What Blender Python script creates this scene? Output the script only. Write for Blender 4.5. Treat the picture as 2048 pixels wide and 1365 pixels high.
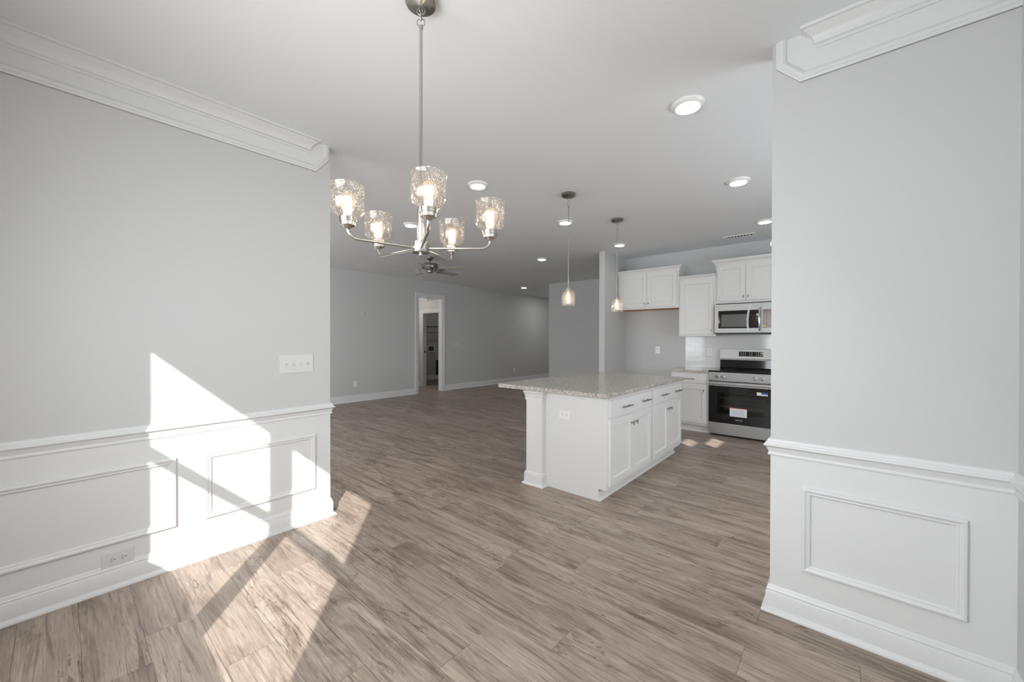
import bpy, bmesh, math, random
from mathutils import Vector, Matrix

random.seed(7)
S = bpy.context.scene
for o in list(bpy.data.objects):
    bpy.data.objects.remove(o)
COL = S.collection
PI = math.pi

# ------------------------------------------------------------------ camera
F, YAW, PITCH, ROLL, CAMH = 779.3, .7087, -.0046, .0023, 1.317
f = Vector((math.cos(YAW), math.sin(YAW), 0)); r = Vector((math.sin(YAW), -math.cos(YAW), 0)); u = Vector((0, 0, 1))
f2 = f * math.cos(PITCH) + u * math.sin(PITCH)
u2 = u * math.cos(PITCH) - f * math.sin(PITCH)
r3 = r * math.cos(ROLL) + u2 * math.sin(ROLL)
u3 = u2 * math.cos(ROLL) - r * math.sin(ROLL)
cam_data = bpy.data.cameras.new('camera')
cam = bpy.data.objects.new('camera', cam_data); COL.objects.link(cam)
cam_data.sensor_fit = 'HORIZONTAL'; cam_data.sensor_width = 36
cam_data.lens = F / 2048 * 36
cam_data.clip_start = .02
cam.matrix_world = Matrix(((r3.x, u3.x, -f2.x, 0), (r3.y, u3.y, -f2.y, 0), (r3.z, u3.z, -f2.z, CAMH), (0, 0, 0, 1)))
S.camera = cam

# ------------------------------------------------------------------ view, world, sun, daylight
S.view_settings.view_transform = 'Standard'
S.view_settings.look = 'None'
S.view_settings.gamma = 1
S.view_settings.use_curve_mapping = False
S.view_settings.exposure = 0.33
S.cycles.use_denoising = True
S.cycles.max_bounces = 10
S.cycles.diffuse_bounces = 6
S.cycles.glossy_bounces = 4
S.cycles.transmission_bounces = 8
S.cycles.transparent_max_bounces = 16
S.cycles.caustics_reflective = False
S.cycles.caustics_refractive = False
S.cycles.sample_clamp_indirect = 6.0

W = bpy.data.worlds.new('sky'); S.world = W; W.use_nodes = True
wn = W.node_tree.nodes; wn.clear()
bg = wn.new('ShaderNodeBackground'); wo = wn.new('ShaderNodeOutputWorld')
bg.inputs[0].default_value = (.80, .90, 1, 1); bg.inputs[1].default_value = 4.0
W.node_tree.links.new(bg.outputs[0], wo.inputs[0])

SUN_M, SUN_K = 1.19, .96            # sun travels along (1, M, -K)
def light(name, kind, loc, direction, energy, color=(1, 1, 1), **kw):
    l = bpy.data.lights.new(name, kind); l.energy = energy; l.color = color
    for k, v in kw.items(): setattr(l, k, v)
    o = bpy.data.objects.new(name, l); COL.objects.link(o); o.location = loc
    if direction: o.rotation_euler = Vector(direction).to_track_quat('-Z', 'Y').to_euler()
    return o
light('sun', 'SUN', (-3, -3, 6), (1, SUN_M, -SUN_K), 7.5, (1, .95, .9), angle=.009)
def daylight(name, loc, direction, sx, sy, energy, color=(.985, .995, 1)):
    return light(name, 'AREA', loc, direction, energy, color, shape='RECTANGLE', size=sx, size_y=sy)
daylight('daylight_dining_window', (-.57, 1.0, 1.54), (1, 0, -.3), 1.6, 1.15, 33)
daylight('daylight_side_window', (.7, -.44, 1.5), (-.2, 1, -.9), 1.7, 1.6, 9)  # fill light added in front of a wall that has no window
daylight('daylight_kitchen_window', (3.5, -1.55, 1.4), (0, 1, -.05), 1.7, .7, 22)
light('added_passage_lamp', 'AREA', (10.2, 6.8, 2.743 - .03), (0, 0, -1), 6, (1, .98, .95), shape='DISK', size=.14)  # unseen lamp added to brighten the right part of the far wall
light('added_hall_lamp', 'AREA', (5.75, 8.9, 2.71), (0, 0, -1), 9, (1, .93, .86), shape='DISK', size=.2)  # unseen lamp added because the hall came out too dark
light('added_laundry_lamp', 'AREA', (7.9, 9.2, 2.71), (0, 0, -1), 2.2, (1, .95, .9), shape='DISK', size=.2)  # unseen lamp added to lift the laundry room a little
daylight('daylight_living_window', (-3.35, 5.4, 1.4), (1, 0, 0), 2.6, 1.5, 37)
daylight('daylight_living_south_window', (-2.1, 3.07, 1.4), (0, 1, 0), 1.9, 1.4, 128)  # fill added to light the far wall; its window is made up

# ------------------------------------------------------------------ materials
class NT:
    def __init__(s, name):
        s.m = bpy.data.materials.new(name); s.m.use_nodes = True
        s.t = s.m.node_tree; s.t.nodes.clear()
        s.out = s.t.nodes.new('ShaderNodeOutputMaterial')
    def n(s, typ, **kw):
        nd = s.t.nodes.new('ShaderNode' + typ)
        for k, v in kw.items(): setattr(nd, k, v)
        return nd
    def set(s, sock, v):
        if hasattr(v, 'is_output') or isinstance(v, bpy.types.NodeSocket): s.t.links.new(v, sock)
        elif v is not None: sock.default_value = v
    def math(s, op, a, b=None, c=None, clamp=False):
        nd = s.n('Math', operation=op); nd.use_clamp = clamp
        s.set(nd.inputs[0], a)
        if b is not None: s.set(nd.inputs[1], b)
        if c is not None: s.set(nd.inputs[2], c)
        return nd.outputs[0]
    def mix(s, fac, a, b, blend='MIX'):
        nd = s.n('Mix', data_type='RGBA', blend_type=blend)
        s.set(nd.inputs[0], fac); s.set(nd.inputs[6], c4(a)); s.set(nd.inputs[7], c4(b))
        return nd.outputs[2]
    def comb(s, x, y, z=0.0):
        nd = s.n('CombineXYZ')
        for i, v in enumerate((x, y, z)): s.set(nd.inputs[i], v)
        return nd.outputs[0]
    def sep(s, v):
        nd = s.n('SeparateXYZ'); s.set(nd.inputs[0], v); return nd.outputs
    def obj(s): return s.n('TexCoord').outputs['Object']
    def noise(s, vec, scale, detail=2, rough=.5, dist=0):
        nd = s.n('TexNoise'); s.set(nd.inputs['Vector'], vec)
        nd.inputs['Scale'].default_value = scale; nd.inputs['Detail'].default_value = detail
        nd.inputs['Roughness'].default_value = rough; nd.inputs['Distortion'].default_value = dist
        return nd.outputs[0]
    def ramp(s, v, stops):
        nd = s.n('ValToRGB'); s.set(nd.inputs[0], v)
        e = nd.color_ramp.elements
        e[0].position, e[0].color = stops[0][0], c4(stops[0][1]); e[1].position, e[1].color = stops[-1][0], c4(stops[-1][1])
        for p, c in stops[1:-1]:
            x = e.new(p); x.color = c4(c)
        return nd.outputs[0]
    def bump(s, h, strength, dist=.002):
        nd = s.n('Bump'); s.set(nd.inputs['Height'], h); nd.inputs['Strength'].default_value = strength
        nd.inputs['Distance'].default_value = dist
        return nd.outputs[0]
    def pbr(s, color, rough=.5, metal=0.0, normal=None, spec=.5, coat=0, **kw):
        b = s.n('BsdfPrincipled')
        s.set(b.inputs['Base Color'], c4(color)); s.set(b.inputs['Roughness'], rough); s.set(b.inputs['Metallic'], metal)
        b.inputs['Specular IOR Level'].default_value = spec; b.inputs['Coat Weight'].default_value = coat
        if normal is not None: s.set(b.inputs['Normal'], normal)
        for k, v in kw.items(): s.set(b.inputs[k.replace('_', ' ')], v)
        return b.outputs[0]
    def done(s, shader):
        s.t.links.new(shader, s.out.inputs[0]); return s.m
def c4(c):
    if isinstance(c, (tuple, list)) and len(c) == 3: return (c[0], c[1], c[2], 1)
    return c

def paint(name, col, rough=.5, bump=.12, scale=260, spec=.4):
    t = NT(name); o = t.obj()
    n = t.noise(o, scale, 2)
    v = t.noise(o, 3, 2)
    c = t.mix(t.math('MULTIPLY', v, .05), col, tuple(x * .9 for x in col))
    return t.done(t.pbr(c, rough, 0, t.bump(n, bump, .0006), spec))
def metal(name, col, rough=.3, aniso=True):
    t = NT(name); o = t.obj(); x = t.sep(o)
    n = t.noise(t.comb(t.math('MULTIPLY', x[0], 4.0), t.math('MULTIPLY', x[1], 4.0), t.math('MULTIPLY', x[2], 400.0)), 3, 2)
    rr = t.math('ADD', rough, t.math('MULTIPLY', t.math('SUBTRACT', n, .5), .06))
    return t.done(t.pbr(col, rr, 1.0))
def plain(name, col, rough=.4, metal_=0.0, spec=.5, coat=0):
    t = NT(name); n = t.noise(t.obj(), 90, 2)
    rr = t.math('ADD', rough, t.math('MULTIPLY', t.math('SUBTRACT', n, .5), .06))
    return t.done(t.pbr(col, rr, metal_, None, spec, coat))
def emit(name, col, strength):
    t = NT(name); e = t.n('Emission'); e.inputs[0].default_value = c4(col); e.inputs[1].default_value = strength
    return t.done(e.outputs[0])

M = {}
M['wall'] = paint('wall_paint_grey', (.59, .594, .592), .6)
M['ceiling'] = paint('ceiling_paint', (.805, .83, .855), .8, .25, 180, .2)
M['trim'] = paint('trim_paint_white', (.725, .732, .735), .35, .04, 60)
M['cab'] = paint('cabinet_paint_white', (.75, .75, .742), .3, .03, 60)
M['plate'] = plain('white_plastic', (.84, .84, .83), .3)
M['plate_soft'] = plain('pale_grey_plastic', (.665, .668, .665), .3)
M['slot'] = plain('dark_slot', (.03, .03, .03), .5)
M['nickel'] = metal('brushed_nickel', (.50, .485, .46), .28)
M['dark_nickel'] = metal('dark_nickel', (.30, .285, .27), .3)
M['chrome'] = metal('chrome', (.75, .75, .74), .12)
M['steel'] = metal('stainless_steel', (.40, .40, .395), .45)
M['blade'] = plain('fan_blade_grey', (.42, .39, .36), .45)
M['black_glass'] = plain('black_glass', (.012, .012, .013), .06, 0, .5, 0)
M['black'] = plain('black_enamel', (.02, .02, .02), .3)
M['raw_wood'] = plain('raw_wood_edge', (.55, .27, .08), .6)
M['white_label'] = plain('white_sticker', (.85, .87, .9), .4)
M['grey_print'] = plain('grey_print', (.45, .55, .68), .5)
M['blue'] = plain('blue_print', (.03, .10, .45), .4)
M['red'] = plain('orange_print', (.7, .12, .03), .4)
M['yellow'] = plain('yellow_sticker', (.75, .62, .02), .4)
M['brown_film'] = plain('brown_film', (.10, .045, .032), .15)
M['print_white'] = plain('white_print', (.75, .75, .75), .5)
M['shadow_box'] = plain('dark_liner', (.10, .10, .10), .6)
M['oven_liner'] = plain('grey_oven_enamel', (.24, .24, .24), .35)
M['mesh_grey'] = plain('grey_door_mesh', (.10, .10, .10), .25)
M['wire'] = plain('grey_wire', (.10, .10, .10), .5)
M['lens'] = emit('lamp_lens_white', (1, .985, .965), 18)
M['filament'] = emit('glowing_filament', (1, .80, .55), 34)
M['rack'] = metal('oven_rack_chrome', (.8, .8, .78), .25)

def thin_glass(name, tint, seeds=False, glow=None):
    t = NT(name)
    tr = t.n('BsdfTransparent'); tr.inputs[0].default_value = c4(tint)
    gl = t.n('BsdfGlossy'); gl.inputs['Roughness'].default_value = .04
    lw = t.n('LayerWeight'); lw.inputs[0].default_value = .5
    mx = t.n('MixShader'); t.set(mx.inputs[0], t.math('ADD', .03, t.math('MULTIPLY', t.math('POWER', lw.outputs['Facing'], 3.0), .6)))
    t.t.links.new(tr.outputs[0], mx.inputs[1]); t.t.links.new(gl.outputs[0], mx.inputs[2])
    sh = mx.outputs[0]
    if seeds:
        o = t.obj()
        vo = t.n('TexVoronoi'); vo.inputs['Scale'].default_value = 210
        t.set(vo.inputs['Vector'], o)
        cut = t.math('MULTIPLY', t.noise(o, 60, 1), .44)
        mask = t.math('LESS_THAN', vo.outputs['Distance'], cut)
        edge = t.math('ADD', .008, t.math('MULTIPLY', mask, .26))
        di = t.n('BsdfTranslucent'); di.inputs[0].default_value = (1, .96, .9, 1)
        m2 = t.n('MixShader'); t.set(m2.inputs[0], edge); t.t.links.new(sh, m2.inputs[1]); t.t.links.new(di.outputs[0], m2.inputs[2])
        sh = m2.outputs[0]
    if glow:
        em = t.n('Emission'); em.inputs[0].default_value = c4(glow[0]); em.inputs[1].default_value = glow[1]
        ad = t.n('AddShader'); t.t.links.new(sh, ad.inputs[0]); t.t.links.new(em.outputs[0], ad.inputs[1]); sh = ad.outputs[0]
    return t.done(sh)
M['seeded'] = thin_glass('seeded_glass', (.97, .96, .95), True)
M['bulb'] = thin_glass('bulb_glass', (1, .95, .88), False, ((1, .72, .45), .14))
M['pane'] = thin_glass('window_glass', (.97, .98, .98))
M['oven_pane'] = thin_glass('tinted_oven_glass', (.72, .72, .72))
M['film'] = thin_glass('clear_film', (.92, .92, .92))

def floor_mat():
    t = NT('vinyl_plank_oak'); x, y, z = t.sep(t.obj())
    uu = t.math('DIVIDE', t.math('SUBTRACT', x, .062), .1855)
    row = t.math('FLOOR', uu); fu = t.math('FRACT', uu)
    w1 = t.n('TexWhiteNoise', noise_dimensions='1D'); t.set(w1.inputs['W'], row)
    v = t.math('ADD', t.math('DIVIDE', y, 1.22), t.math('MULTIPLY', w1.outputs[0], 7.3))
    vi = t.math('FLOOR', v); fv = t.math('FRACT', v)
    w2 = t.n('TexWhiteNoise', noise_dimensions='2D'); t.set(w2.inputs['Vector'], t.comb(row, vi))
    rnd = w2.outputs[0]; off = t.math('MULTIPLY', rnd, 53.0)
    def st(sx, sy): return t.comb(t.math('MULTIPLY', x, sx), t.math('MULTIPLY', y, sy), off)
    fine = t.noise(st(150, 4.0), 1.6, 4, .7, .3)
    fibre = t.noise(st(420, 9.0), 1.0, 2, .5, 0)
    broad = t.noise(st(8, 1.0), 1.0, 4, .6, 1.0)
    streak = t.noise(st(34, 1.7), 1.0, 6, .72, 1.1)
    blot = t.noise(st(6.5, 1.9), 1.0, 5, .68, .7)
    warp = t.noise(st(5, .75), 1.0, 2, .5, .6)
    ring = t.math('MULTIPLY', t.math('ADD', t.math('SINE', t.math('MULTIPLY', warp, 190.0)), 1.0), .5)
    ringm = t.ramp(t.noise(st(3.2, .9), 1.0, 2), [(.46, (0, 0, 0)), (.60, (1, 1, 1))])
    base = t.ramp(broad, [(.28, (0.327, 0.260, 0.213)), (.5, (0.422, 0.343, 0.285)), (.72, (0.516, 0.434, 0.369))])
    base = t.mix(t.ramp(fine, [(.30, (.55, .55, .55)), (.56, (0, 0, 0))]), base, (0.189, 0.143, 0.112))
    base = t.mix(t.ramp(fibre, [(.36, (.35, .35, .35)), (.55, (0, 0, 0))]), base, (0.205, 0.158, 0.127))
    base = t.mix(t.math('MULTIPLY', t.math('MULTIPLY', ring, ringm), .42), base, (0.205, 0.154, 0.123))
    dark = t.ramp(streak, [(.50, (0, 0, 0)), (.64, (1, 1, 1))])
    base = t.mix(t.math('MULTIPLY', dark, .78), base, (0.125, 0.092, 0.072))
    dk2 = t.ramp(blot, [(.52, (0, 0, 0)), (.66, (1, 1, 1))])
    base = t.mix(t.math('MULTIPLY', dk2, t.math('MULTIPLY', t.math('ADD', fine, .25), .78)), base, (0.118, 0.085, 0.065))
    cr = t.math('ABSOLUTE', t.math('SUBTRACT', t.noise(st(9, .9), 1.0, 5, .6, .5), .5))
    crm = t.ramp(t.noise(st(4, 1.6), 1.0, 1), [(.50, (0, 0, 0)), (.58, (1, 1, 1))])
    crack = t.math('MULTIPLY', t.math('SUBTRACT', 1.0, t.math('DIVIDE', cr, .011, clamp=True)), crm)
    base = t.mix(t.math('MULTIPLY', crack, .8), base, (0.069, 0.050, 0.038))
    tone = t.math('ADD', .95, t.math('MULTIPLY', rnd, .16))
    base = t.mix(1.0, base, t.comb(tone, tone, tone), 'MULTIPLY')
    vo = t.n('TexVoronoi', feature='F1'); t.set(vo.inputs['Vector'], st(11, 5)); vo.inputs['Scale'].default_value = 1.0
    ksz = t.math('MULTIPLY', t.math('SUBTRACT', t.noise(st(7, 4), 1.0, 1), .40, clamp=True), .42)
    knot = t.math('SUBTRACT', 1.0, t.math('DIVIDE', t.math('ADD', vo.outputs['Distance'], t.math('MULTIPLY', t.math('SUBTRACT', fine, .5), .06)), t.math('ADD', ksz, .004)), clamp=True)
    base = t.mix(t.math('MULTIPLY', knot, .95), base, (0.082, 0.059, 0.046))
    e1 = t.math('MINIMUM', fu, t.math('SUBTRACT', 1.0, fu))
    e2 = t.math('MULTIPLY', t.math('MINIMUM', fv, t.math('SUBTRACT', 1.0, fv)), 6.6)
    e = t.math('MINIMUM', e1, e2)
    seam = t.math('SUBTRACT', 1.0, t.math('DIVIDE', e, .011, clamp=True), clamp=True)
    base = t.mix(t.math('MULTIPLY', seam, .75), base, (0.070, 0.053, 0.042))
    h = t.math('SUBTRACT', t.math('MULTIPLY', fine, .35), seam)
    rough = t.math('ADD', .33, t.math('MULTIPLY', fine, .16))
    return t.done(t.pbr(base, rough, 0, t.bump(h, .22, .0012), .42))
M['floor'] = floor_mat()

def granite():
    t = NT('granite_speckled'); o = t.obj()
    n1 = t.noise(o, 55, 4, .6, .3); n2 = t.noise(o, 110, 4, .65, .5); n3 = t.noise(o, 150, 3, .6, .2)
    c = t.ramp(n1, [(.34, (.30, .27, .24)), (.48, (.52, .48, .43)), (.66, (.74, .70, .64))])
    c = t.mix(t.ramp(n2, [(.55, (0, 0, 0)), (.62, (1, 1, 1))]), c, (.22, .20, .18))
    c = t.mix(t.ramp(n3, [(.61, (0, 0, 0)), (.65, (1, 1, 1))]), c, (.04, .035, .03))
    return t.done(t.pbr(c, .14, 0, None, .5))
M['granite'] = granite()

def tile():
    t = NT('white_subway_tile'); x, y, z = t.sep(t.obj())
    b = t.n('TexBrick'); t.set(b.inputs['Vector'], t.comb(x, z, 0))
    b.offset = .5; b.inputs['Scale'].default_value = 1; b.inputs['Brick Width'].default_value = .155
    b.inputs['Row Height'].default_value = .079; b.inputs['Mortar Size'].default_value = .0016
    b.inputs['Mortar Smooth'].default_value = .3
    b.inputs['Color1'].default_value = (.78, .78, .77, 1); b.inputs['Color2'].default_value = (.74, .74, .73, 1)
    b.inputs['Mortar'].default_value = (.66, .66, .65, 1)
    h = t.math('SUBTRACT', t.math('MULTIPLY', t.noise(t.comb(x, z, 0), 14, 2), .5), b.outputs['Fac'])
    return t.done(t.pbr(b.outputs['Color'], .08, 0, t.bump(h, .35, .002), .5))
M['tile'] = tile()

# ------------------------------------------------------------------ geometry helpers
class MB:
    def __init__(s): s.v = []; s.f = []
    def add(s, vs, fs):
        k = len(s.v); s.v += [tuple(p) for p in vs]; s.f += [tuple(i + k for i in q) for q in fs]; return s
    def box(s, x0, x1, y0, y1, z0, z1):
        return s.add([(x0, y0, z0), (x1, y0, z0), (x1, y1, z0), (x0, y1, z0), (x0, y0, z1), (x1, y0, z1), (x1, y1, z1), (x0, y1, z1)],
                     [(0, 3, 2, 1), (4, 5, 6, 7), (0, 1, 5, 4), (1, 2, 6, 5), (2, 3, 7, 6), (3, 0, 4, 7)])
    def prism(s, poly, axis, a0, a1):
        n = len(poly)
        def P(p, a):
            if axis == 'x': return (a, p[0], p[1])
            if axis == 'y': return (p[0], a, p[1])
            return (p[0], p[1], a)
        vs = [P(p, a0) for p in poly] + [P(p, a1) for p in poly]
        fs = [tuple(range(n)), tuple(range(2 * n - 1, n - 1, -1))] + [(i, (i + 1) % n, n + (i + 1) % n, n + i) for i in range(n)]
        return s.add(vs, fs)
    def lathe(s, prof, c=(0, 0, 0), seg=24, axis='z', closed=False):
        vs, fs = [], []; n = len(prof); rings = []
        for rr, z in prof:
            if rr < 1e-6:
                rings.append([len(vs)]); vs.append((0, 0, z))
            else:
                rings.append(list(range(len(vs), len(vs) + seg)))
                vs += [(rr * math.cos(2 * PI * i / seg), rr * math.sin(2 * PI * i / seg), z) for i in range(seg)]
        pairs = list(zip(rings[:-1], rings[1:])) + ([(rings[-1], rings[0])] if closed else [])
        for a, b in pairs:
            for i in range(seg):
                j = (i + 1) % seg
                if len(a) == 1 and len(b) == 1: continue
                if len(a) == 1: fs.append((a[0], b[i], b[j]))
                elif len(b) == 1: fs.append((a[i], a[j], b[0]))
                else: fs.append((a[i], a[j], b[j], b[i]))
        if not closed:
            for ring, flip in ((rings[0], 1), (rings[-1], 0)):
                if len(ring) > 1: fs.append(tuple(ring if not flip else ring[::-1]))
        def T(p):
            if axis == 'z': q = p
            elif axis == 'y': q = (p[0], p[2], p[1])
            else: q = (p[2], p[0], p[1])
            return (q[0] + c[0], q[1] + c[1], q[2] + c[2])
        return s.add([T(p) for p in vs], fs)
    def tube(s, pts, rad, seg=10, closed=False):
        pts = [Vector(p) for p in pts]; n = len(pts)
        rads = rad if isinstance(rad, (list, tuple)) else [rad] * n
        up = None; vs = []
        for i, p in enumerate(pts):
            if closed: d = (pts[(i + 1) % n] - pts[i - 1]).normalized()
            else: d = ((pts[min(i + 1, n - 1)] - pts[max(i - 1, 0)])).normalized()
            if up is None:
                up = Vector((0, 0, 1)) if abs(d.z) < .9 else Vector((1, 0, 0))
            a = d.cross(up).normalized(); b = a.cross(d).normalized(); up = b
            vs += [p + (a * math.cos(2 * PI * k / seg) + b * math.sin(2 * PI * k / seg)) * rads[i] for k in range(seg)]
        fs = []
        for i in range(n if closed else n - 1):
            q = (i + 1) % n
            for k in range(seg):
                l = (k + 1) % seg
                fs.append((i * seg + k, i * seg + l, q * seg + l, q * seg + k))
        if not closed: fs += [tuple(range(seg))[::-1], tuple(range((n - 1) * seg, n * seg))]
        return s.add(vs, fs)
    def torus(s, c, R, rr, normal_axis='y', seg=20, seg2=8, squash=1.0):
        pts = []
        for i in range(seg):
            a = 2 * PI * i / seg; p, q = R * math.cos(a), R * squash * math.sin(a)
            pts.append({'y': (c[0] + p, c[1], c[2] + q), 'x': (c[0], c[1] + p, c[2] + q), 'z': (c[0] + p, c[1] + q, c[2])}[normal_axis])
        return s.tube(pts, rr, seg2, True)
    def sweep(s, path, prof, mp, closed=False):
        """mitred sweep: path 2D points; prof (d, h): d offsets to the left of the path; mp(x, y, h) -> 3D"""
        P = [Vector(p) for p in path]; n = len(P); rows = []
        for i in range(n):
            def dr(a, b): return (P[b % n] - P[a % n]).normalized()
            if closed or 0 < i < n - 1:
                d0, d1 = dr(i - 1, i), dr(i, i + 1)
            elif i == 0: d0 = d1 = dr(0, 1)
            else: d0 = d1 = dr(n - 2, n - 1)
            n0, n1 = Vector((-d0.y, d0.x)), Vector((-d1.y, d1.x))
            m = (n0 + n1)
            m = m / max(m.dot(n0), 1e-6)
            rows.append([mp(P[i].x + m.x * d, P[i].y + m.y * d, h) for d, h in prof])
        k = len(prof); vs = [q for row in rows for q in row]; fs = []
        for i in range(n if closed else n - 1):
            j = (i + 1) % n
            for a in range(k):
                b = (a + 1) % k
                fs.append((i * k + a, i * k + b, j * k + b, j * k + a))
        if not closed: fs += [tuple(range(k)), tuple(range((n - 1) * k, n * k))[::-1]]
        return s.add(vs, fs)
    def wall(s, us, zs, solid, d0, d1, mp):
        """slab with holes: grid lines us x zs, solid(i, j); mp(u, d, z) -> 3D; one connected skin"""
        idx = {}
        def V(i, j, d):
            key = (i, j, d)
            if key not in idx:
                idx[key] = len(s.v); s.v.append(tuple(mp(us[i], d1 if d else d0, zs[j])))
            return idx[key]
        nu, nz = len(us) - 1, len(zs) - 1
        ok = lambda i, j: 0 <= i < nu and 0 <= j < nz and solid(i, j)
        for i in range(nu):
            for j in range(nz):
                if not ok(i, j): continue
                s.f.append((V(i, j, 0), V(i + 1, j, 0), V(i + 1, j + 1, 0), V(i, j + 1, 0)))
                s.f.append((V(i, j, 1), V(i, j + 1, 1), V(i + 1, j + 1, 1), V(i + 1, j, 1)))
                if not ok(i - 1, j): s.f.append((V(i, j, 0), V(i, j + 1, 0), V(i, j + 1, 1), V(i, j, 1)))
                if not ok(i + 1, j): s.f.append((V(i + 1, j, 0), V(i + 1, j, 1), V(i + 1, j + 1, 1), V(i + 1, j + 1, 0)))
                if not ok(i, j - 1): s.f.append((V(i, j, 0), V(i, j, 1), V(i + 1, j, 1), V(i + 1, j, 0)))
                if not ok(i, j + 1): s.f.append((V(i, j + 1, 0), V(i + 1, j + 1, 0), V(i + 1, j + 1, 1), V(i, j + 1, 1)))
        return s
    def build(s, name, mat, parent=None, bevel=0, smooth=False, label=None, at=None):
        me = bpy.data.meshes.new(name)
        vs = s.v
        if at: vs = [(a - at[0], b - at[1], c - at[2]) for a, b, c in vs]
        me.from_pydata(vs, [], s.f); me.validate()
        bm = bmesh.new(); bm.from_mesh(me)
        bmesh.ops.recalc_face_normals(bm, faces=bm.faces)
        bm.to_mesh(me); bm.free()
        if smooth:
            for p in me.polygons: p.use_smooth = True
            me.set_sharp_from_angle(angle=math.radians(40))
        me.materials.append(M[mat] if isinstance(mat, str) else mat)
        o = bpy.data.objects.new(name, me); COL.objects.link(o)
        if parent: o.parent = parent
        if at: o.location = at
        if bevel:
            b = o.modifiers.new('soft_edge', 'BEVEL'); b.width = bevel; b.segments = 2; b.limit_method = 'ANGLE'; b.angle_limit = math.radians(50)
            b.harden_normals = False
        if label: o['label'] = label
        return o

def tag(o, label, cat, group=None, kind=None):
    if label: o['label'] = label
    if cat: o['category'] = cat
    if group: o['group'] = group
    if kind: o['kind'] = kind
    return o
def struct(mb, name, mat, label=None, **kw):
    o = mb.build(name, mat, **kw); o['kind'] = 'structure'
    if label: o['label'] = label
    return o
def thing(name, label, cat, loc, rz=0, group=None):
    o = bpy.data.objects.new(name, None); COL.objects.link(o)
    o.location = loc; o.rotation_euler = (0, 0, rz); o.empty_display_size = .1
    return tag(o, label, cat, group)
def dup(root, loc, label, rz=None):
    c = root.copy(); COL.objects.link(c); c.location = loc; c['label'] = label
    if rz is not None: c.rotation_euler = (0, 0, rz)
    for ch in list(root.children):
        k = ch.copy(); COL.objects.link(k); k.parent = c
        for g in ch.children:
            q = g.copy(); COL.objects.link(q); q.parent = k
    return c
FACE_X = -PI / 2        # turns a thing built facing -Y so that it faces -X

# ------------------------------------------------------------------ room shell
CH = 2.743
YL, XLE = 2.93, 1.327            # left wall plane and its free end
XR, YRE, YRC = 2.265, .277, -.476  # right wall plane, its free end, its corner
YF = 7.80                        # far wall
XK, YA, XP = 6.58, 2.97, 5.77    # kitchen wall, fridge alcove side, its end
XD, YD = 8.28, 5.84
XW, XGW, YS = -.60, -3.4, -1.6

mpx = lambda x0: (lambda a, d, z: (x0 + d, a, z))
mpy = lambda y0: (lambda a, d, z: (a, y0 + d, z))
struct(MB().box(-3.6, 11.8, -1.8, 10.5, -.1, 0), 'floor', 'floor', 'grey brown wood-look plank floor running through all rooms')
struct(MB().wall([-3.6, -.72, 11.8], [-1.72, YL, 10.5], lambda i, j: not (i == 0 and j == 0), CH, CH + .1, lambda a, d, z: (a, z, d)), 'ceiling', 'ceiling', 'flat pale ceiling over dining room, kitchen and living room')
struct(MB().wall([XGW, -3.1, -1.1, XLE], [0, .6, 2.15, CH], lambda i, j: not (i == 1 and j == 1), 0, .12, mpy(YL)), 'wall_left', 'wall', 'grey dining wall on the left with white wainscot below')
struct(MB().box(XR, XR + .12, YS, YRE, 0, CH), 'wall_right', 'wall', 'grey wall end on the right with white wainscot below')
struct(MB().box(-.72, XR, YRC - .12, YRC, 0, CH), 'wall_side', 'wall', 'grey dining wall meeting the right wall at the frame edge')
# front wall behind the camera with the twin window
struct(MB().wall([YRC - .12, .03, 1.90, YL], [0, .93, 2.27, CH], lambda i, j: not (i == 1 and j == 1), 0, -.12, mpx(XW)), 'wall_front', 'wall')
def window_unit(n, y0, y1, g0, g1):
    o = struct(MB().wall([y0, g0, g1, y1], [.93, .985, 1.556, 1.628, 2.168, 2.27], lambda i, j: not (i == 1 and j in (1, 3)), -.03, -.012, mpx(XW)), 'window_%d' % n, 'trim')
    MB().box(XW - .024, XW - .020, g0, g1, .985, 1.556).build('window_pane', 'pane', o)
    MB().box(XW - .024, XW - .020, g0, g1, 1.628, 2.168).build('window_pane', 'pane', o)
window_unit(1, 1.005, 1.90, 1.084, 1.797)
window_unit(2, .03, 1.005, .181, .925)
# living room
OX0, OX1, OZ = 5.635, 6.365, 2.345
struct(MB().wall([XGW, OX0, OX1, 11.7], [0, OZ, CH], lambda i, j: not (i == 1 and j == 0), 0, .12, mpy(YF)), 'wall_far', 'wall', 'long grey living room wall with a cased opening')
struct(MB().wall([YL, 4.1, 6.7, YF + .12], [0, .65, 2.15, CH], lambda i, j: not (i == 1 and j == 1), 0, -.12, mpx(XGW)), 'wall_west', 'wall')
o = struct(MB().wall([4.1, 4.16, 5.37, 5.43, 6.64, 6.7], [.65, .71, 2.09, 2.15], lambda i, j: not (i in (1, 3) and j == 1), -.08, -.05, mpx(XGW)), 'window_3', 'trim')
for a, b in ((4.16, 5.37), (5.43, 6.64)): MB().box(XGW - .067, XGW - .063, a, b, .71, 2.09).build('window_pane', 'pane', o)
struct(MB().box(XD, 11.7, YA + .10, YD, 0, CH), 'wall_passage', 'wall', 'dark grey wall beside the passage beyond the kitchen island')
struct(MB().box(11.7, 11.8, YD, YF + .12, 0, CH), 'wall_end', 'wall')
struct(MB().box(XP, XD, YA, YA + .10, 0, CH), 'wall_alcove', 'wall', 'pale wall end beside the refrigerator alcove')
struct(MB().box(XK, XK + .12, YS, YA, 0, CH), 'wall_kitchen', 'wall', 'grey kitchen wall behind the white upper cabinets')
KW0, KW1 = 2.55, 4.45
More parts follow.
